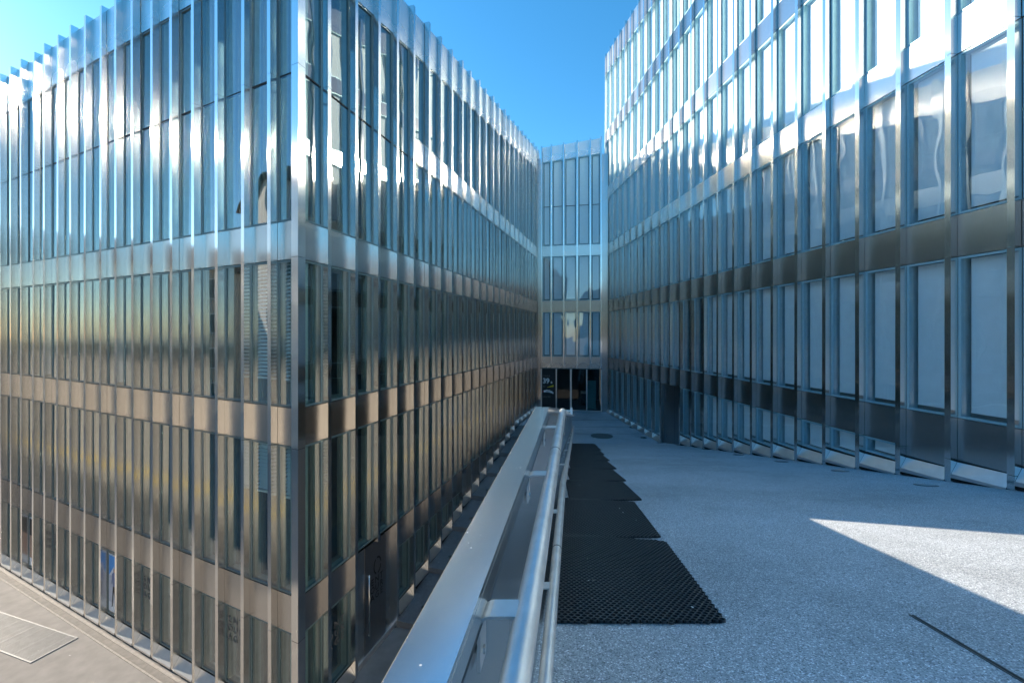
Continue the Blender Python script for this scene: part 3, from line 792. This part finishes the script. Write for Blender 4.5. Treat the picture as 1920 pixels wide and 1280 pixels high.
# ------------------------------------------------------------------ rubber ring mats on the ramp
def mat_mesh():
    """honeycomb of rubber cells; near edge oblique, far edge square"""
    s = MB(); pt = .0365; r_o, r_i = pt / math.sqrt(3), pt * .42; top, th = .018, .018
    n_ = 0; i = s.mat(M['rubber'])
    for row in range(64):
        for colm in range(30):
            x = colm * pt + (pt / 2 if row % 2 else 0); y = row * pt * .866
            fx = x / 1.0
            if x > .98 or y < .0 + .14 * fx or y > 1.90 - .18 * fx: continue
            k = len(s.v)
            for a in range(6):
                w = math.pi / 6 + a * math.pi / 3
                s.v.append((x + r_o * math.cos(w), y + r_o * math.sin(w), top))
            for a in range(6):
                w = math.pi / 6 + a * math.pi / 3
                s.v.append((x + r_i * math.cos(w), y + r_i * math.sin(w), top))
            for a in range(6):
                w = math.pi / 6 + a * math.pi / 3
                s.v.append((x + r_i * math.cos(w), y + r_i * math.sin(w), .003))
            for a in range(6):
                b2 = (a + 1) % 6
                s.f.append((k + a, k + b2, k + 6 + b2, k + 6 + a)); s.f.append((k + 6 + a, k + 6 + b2, k + 12 + b2, k + 12 + a)); s.mi += [i, i]
    return s.mesh("ring_net")
ring_me = mat_mesh()
mb_ = MB(); mb_.prism([(.0, .01), (.96, .145), (.96, 1.70), (.0, 1.87)], .001, .004, M['matbase']); mb_me = mb_.mesh("backing")
mats = [(1.18, 2.37), (1.40, 4.03), (1.77, 5.84), (2.02, 7.58), (2.28, 9.33), (2.53, 11.07), (2.78, 12.85), (3.05, 14.6), (3.27, 16.3)]
ords = ["nearest the camera", "second from the camera", "third from the camera", "fourth from the camera", "fifth from the camera",
        "fourth from the far end", "third from the far end", "next to the farthest one", "at the far end"]
slope = -math.atan(.1925)
for k, (x, y) in enumerate(mats):
    ang = math.atan2((.14 if k < 2 else .092) + random.uniform(-.012, .012), 1)
    o = empty("rubber_mat"); R_ = Matrix.Rotation(slope, 4, 'X') @ Matrix.Rotation(-ang, 4, 'Z')
    pos = Vector((x, y, ramp_z(y))) - (R_ @ Vector((.97, .14, 0))); pos.z = ramp_z(pos.y) + .003
    sp_ = (mats[k + 1][1] - y if k < 8 else 1.75) / 1.68
    o.matrix_world = Matrix.Translation(pos + Vector((0, 0, .0015 * k))) @ R_ @ Matrix.Scale(sp_, 4, (0, 1, 0))
    tag(o, "black rubber ring mat lying on the ramp, " + ords[k], "mat", "black rubber ring mats along the ramp")
    n_ = link("ring_net", ring_me, o); link("backing", mb_me, o)

# ------------------------------------------------------------------ terrace details
def manhole(x, y):
    o = empty("manhole_cover", (x, y, TERR)); tag(o, "large round dark manhole cover on the level terrace before the entrance", "manhole cover")
    s = MB(); s.tube([(0, 0, -.02), (0, 0, .006)], .53, M['iron'], 40); link("rim", s.mesh("rim"), o)
    s = MB(); s.tube([(0, 0, .006), (0, 0, .009)], .49, M['iron'], 40); link("cover", s.mesh("cover"), o)
manhole(4.33, 20.55)
lights = [(1736, 7.2), (1575, 9.1), (1465, 11.0), (1384.5, 13.0), (1324, 15.2), (1275, 17.3), (1237.6, 19.0), (1206.6, 20.2), (1185, 22.4), (1167, 24.4)]
for k, (ix, y) in enumerate(lights):
    x = (ix - 960) / 800 * y
    o = empty("floor_light", (x, y, ramp_z(y) + .001)); o.rotation_euler = (slope if y < 19.3 else 0, 0, 0)
    tag(o, ["large round floor light in the ramp nearest the camera by the right wing", "second floor light up from the camera along the right wing", "third floor light up from the camera along the right wing", "fourth floor light up from the camera along the right wing", "floor light in mid ramp, fifth from the camera", "floor light just uphill of the dark side door", "floor light in front of the dark side door", "floor light just past the dark side door towards the entrance", "small floor light on the level terrace, second from the entrance", "small floor light on the terrace closest to the entrance"][k], "floor light", "recessed floor lights along the right wing")
    s = MB(); s.tube([(0, 0, -.01), (0, 0, .005)], .16, M['iron'], 24); link("rim", s.mesh("rim"), o)
    s = MB(); s.tube([(0, 0, .005), (0, 0, .008)], .13, M['hglass'], 24); link("lens", s.mesh("lens"), o)
# steel joint strip in the foreground
s = MB(); a_, b_ = Vector((2.32, 2.48)), Vector((2.13, 1.2)); dd = (b_ - a_).normalized(); nn = Vector((dd.y, -dd.x))
for (w0, w1, z, m_) in ((-.013, -.006, .005, 'iron'), (-.006, .006, .002, 'dark'), (.006, .013, .005, 'iron')):
    q_ = [a_ + nn * w0, b_ + nn * w0, b_ + nn * w1, a_ + nn * w1]
    s.prism([(p.x - a_.x, p.y - a_.y) for p in q_], lambda x, y: ramp_z(a_.y + y) - .01 - ramp_z(a_.y), lambda x, y, z=z: ramp_z(a_.y + y) + z - ramp_z(a_.y), M[m_])
tag(link("slot_drain", s.mesh("slot_drain"), None, (a_.x, a_.y, ramp_z(a_.y))), "thin dark slot drain cut into the sunlit ramp at lower right", "drain")

# ------------------------------------------------------------------ street details at the left
def channel():
    o = empty("drain_channel", (C.x, C.y, 0), F1.rot); tag(o, "narrow slotted drain channel along the foot of the left wing", "drain")
    for y0, y1 in ((.165, .235), (.375, .42)):
        for k in range(24):
            s = MB(); s.box(k * .9 + .004, k * .9 + .896, y0, y1, -.02, .012, M['kerb'])
            link("edge_stone", cached(('edge', y0), lambda: s.mesh("edge_stone")), o) .location = (0, 0, 0) if k == 0 else (k * .9, 0, 0)
    s = MB(); s.box(0, 21, .237, .373, .001, .004, M['dark'])
    for k in range(700): s.box(k * .03, k * .03 + .019, .24, .37, .004, .011, M['kerb'])
    link("slotted_cover", s.mesh("slotted_cover"), o)["kind"] = "stuff"
channel()
def grate():
    A = Vector((-11.07, 10.83)); d1 = (Vector((-14.18, 11.82)) - A).normalized(); d2 = (Vector((-11.30, 10.04)) - A)
    Wd = d2.length; d2n = Vector((-d1.y, d1.x)) * (1 if d1.x * d2.y - d1.y * d2.x > 0 else -1)
    rot = math.atan2(d1.y, d1.x); o = empty("floor_grate", (A.x, A.y, 0), rot); tag(o, "galvanised steel floor grate set flush in the street paving", "grate")
    sg = 1 if d2n.dot(Vector((-math.sin(rot), math.cos(rot)))) > 0 else -1
    def bx(s, x0, x1, y0, y1, z0, z1, m):
        ya, yb = sorted((sg * y0, sg * y1)); s.box(x0, x1, ya, yb, z0, z1, m)
    L_ = 4.6
    s = MB(); bx(s, 0, L_, 0, Wd, .001, .004, M['black']); link("pit", s.mesh("pit"), o)
    for (x0, x1, y0, y1) in ((0, L_, -.03, 0), (0, L_, Wd, Wd + .03), (-.03, 0, -.03, Wd + .03), (L_ / 2 - .72, L_ / 2 - .70, 0, Wd)):
        s = MB(); bx(s, x0, x1, y0, y1, -.01, .016, M['grating']); link("grate_frame", s.mesh("grate_frame"), o)
    s = MB(); n = 36
    for k in range(n): y = (k + .5) * Wd / n; bx(s, 0, L_, y - .0052, y + .0052, .003, .014, M['grating'])
    for k in range(9): bx(s, (k + .5) * L_ / 9, (k + .5) * L_ / 9 + .01, 0, Wd, .003, .012, M['grating'])
    link("grate_bars", s.mesh("grate_bars"), o)["kind"] = "stuff"
grate()

# ------------------------------------------------------------------ the street behind the camera, seen in the steel and glass
def house(name_label, x0, x1, y0, y1, z0, h, m, face, floors, bays):
    """old rendered town house; face = '+x' or '+y' carries the windows"""
    o = empty("town_house", ((x0 + x1) / 2, (y0 + y1) / 2, z0)); tag(o, name_label, "house", "town houses across the street")
    cx, cy = o.location.x, o.location.y
    s = MB(); s.box(x0 - cx, x1 - cx, y0 - cy, y1 - cy, -.02, h, m); link("wall", s.mesh("wall"), o)
    s = MB(); e = .5; xa, xb, ya, yb = x0 - cx - e, x1 - cx + e, y0 - cy - e, y1 - cy + e
    s.poly([(xa, ya, h), (xb, ya, h), (0, 0 if face == '+y' else ya + 2, h + 3)], M['tile'])
    if face == '+x':
        R0, R1 = (0, ya + 2.5, h + 3), (0, yb - 2.5, h + 3)
        s = MB(); s.poly([(xa, ya, h + .01), (xb, ya, h + .01), R0], M['tile']); s.poly([(xb, ya, h + .01), (xb, yb, h + .01), R1, R0], M['tile'])
        s.poly([(xb, yb, h + .01), (xa, yb, h + .01), R1], M['tile']); s.poly([(xa, yb, h + .01), (xa, ya, h + .01), R0, R1], M['tile'])
    else:
        R0, R1 = (xa + 2.5, 0, h + 3), (xb - 2.5, 0, h + 3)
        s = MB(); s.poly([(xa, ya, h + .01), (xb, ya, h + .01), R1, R0], M['tile']); s.poly([(xb, ya, h + .01), (xb, yb, h + .01), R1], M['tile'])
        s.poly([(xb, yb, h + .01), (xa, yb, h + .01), R0, R1], M['tile']); s.poly([(xa, yb, h + .01), (xa, ya, h + .01), R0], M['tile'])
    link("roof", s.mesh("roof"), o)
    ln = (y1 - y0) if face == '+x' else (x1 - x0)
    def wm():
        w = MB(); w.box(0, .06, -.62, .62, -.1, 1.9, M['p_snow']); w.box(.05, .07, -.5, .5, 0, 1.78, M['hglass']); w.box(.07, .085, -.03, .03, 0, 1.78, M['p_snow']); w.box(0, .14, -.7, .7, -.2, -.1, M['kerb'])
        return w.mesh("house_window")
    me = cached('hw', wm)
    for f_ in range(floors):
        for b_ in range(bays):
            t_ = -ln / 2 + (b_ + .5) * ln / bays; z = 1.1 + f_ * (h - .6) / floors
            if face == '+x': link("window", me, o, (x1 - cx, t_, z), 0)
            else: link("window", me, o, (t_, y1 - cy, z), math.pi / 2)
house("beige rendered town house mirrored in the street windows", -56, -46, 2, 22, 0, 14, M['house1'], '+x', 4, 7)
house("tall pale house opposite the corner, nearest to the street", -38, -27, -26, 5.0, 0, 18.0, M['house2'], '+x', 5, 9)
house("brown town house behind the upper square", -10, 8, -52, -42, ramp_z(-9), 9, M['house3'], '+y', 3, 6)
house("grey town house at the end of the upper square", 10, 32, -54, -44, ramp_z(-9), 11, M['house4'], '+y', 3, 7)
house("tall grey house added out of view to shade the upper square", -30, -14, -46, -8, 0, 21, M['house4'], '+y', 6, 5)  # unseen block, added so that its shadow covers the upper square
# yellow board on the retaining wall below the camera, mirrored as a yellow streak in the fins
s = MB(); s.box(0, .03, -2.0, 1.2, 0, .26, M['yellow'])
tag(link("hazard_board", s.mesh("hazard_board"), None, (wall_x(-.32, 0), 0, .75), -math.atan(PT)), "long yellow board mounted on the retaining wall beneath the viewpoint", "board")

# scraps of dry leaf and paper on the mats, ramp and street
s = MB()
for k in range(60):
    if k < 22:
        y = random.uniform(2.5, 14); x = wall_x(random.uniform(.05, .8), y); z = ramp_z(y) + .026; r_ = random.uniform(.006, .013)
    elif k < 34:
        y = random.uniform(1.6, 9); x = random.uniform(2.0, 6.5); z = ramp_z(y) + .004; r_ = random.uniform(.005, .011)
    else:
        t_ = random.uniform(2, 18); q_ = C + D1 * t_ + N1 * random.uniform(.7, 4); x, y, z = q_.x, q_.y, .006; r_ = random.uniform(.015, .035)
    a = random.uniform(0, 3.1); ca, sa = math.cos(a) * r_, math.sin(a) * r_
    s.poly([(x - ca, y - sa, z), (x + sa * .5, y - ca * .5, z + .002), (x + ca, y + sa, z + .004), (x - sa * .5, y + ca * .5, z + .002)], M['slat'] if k % 3 else M['kerb'])
tag(link("litter", s.mesh("litter")), "small pale scraps of leaf and paper scattered over mats and paving", "litter", None, "stuff")
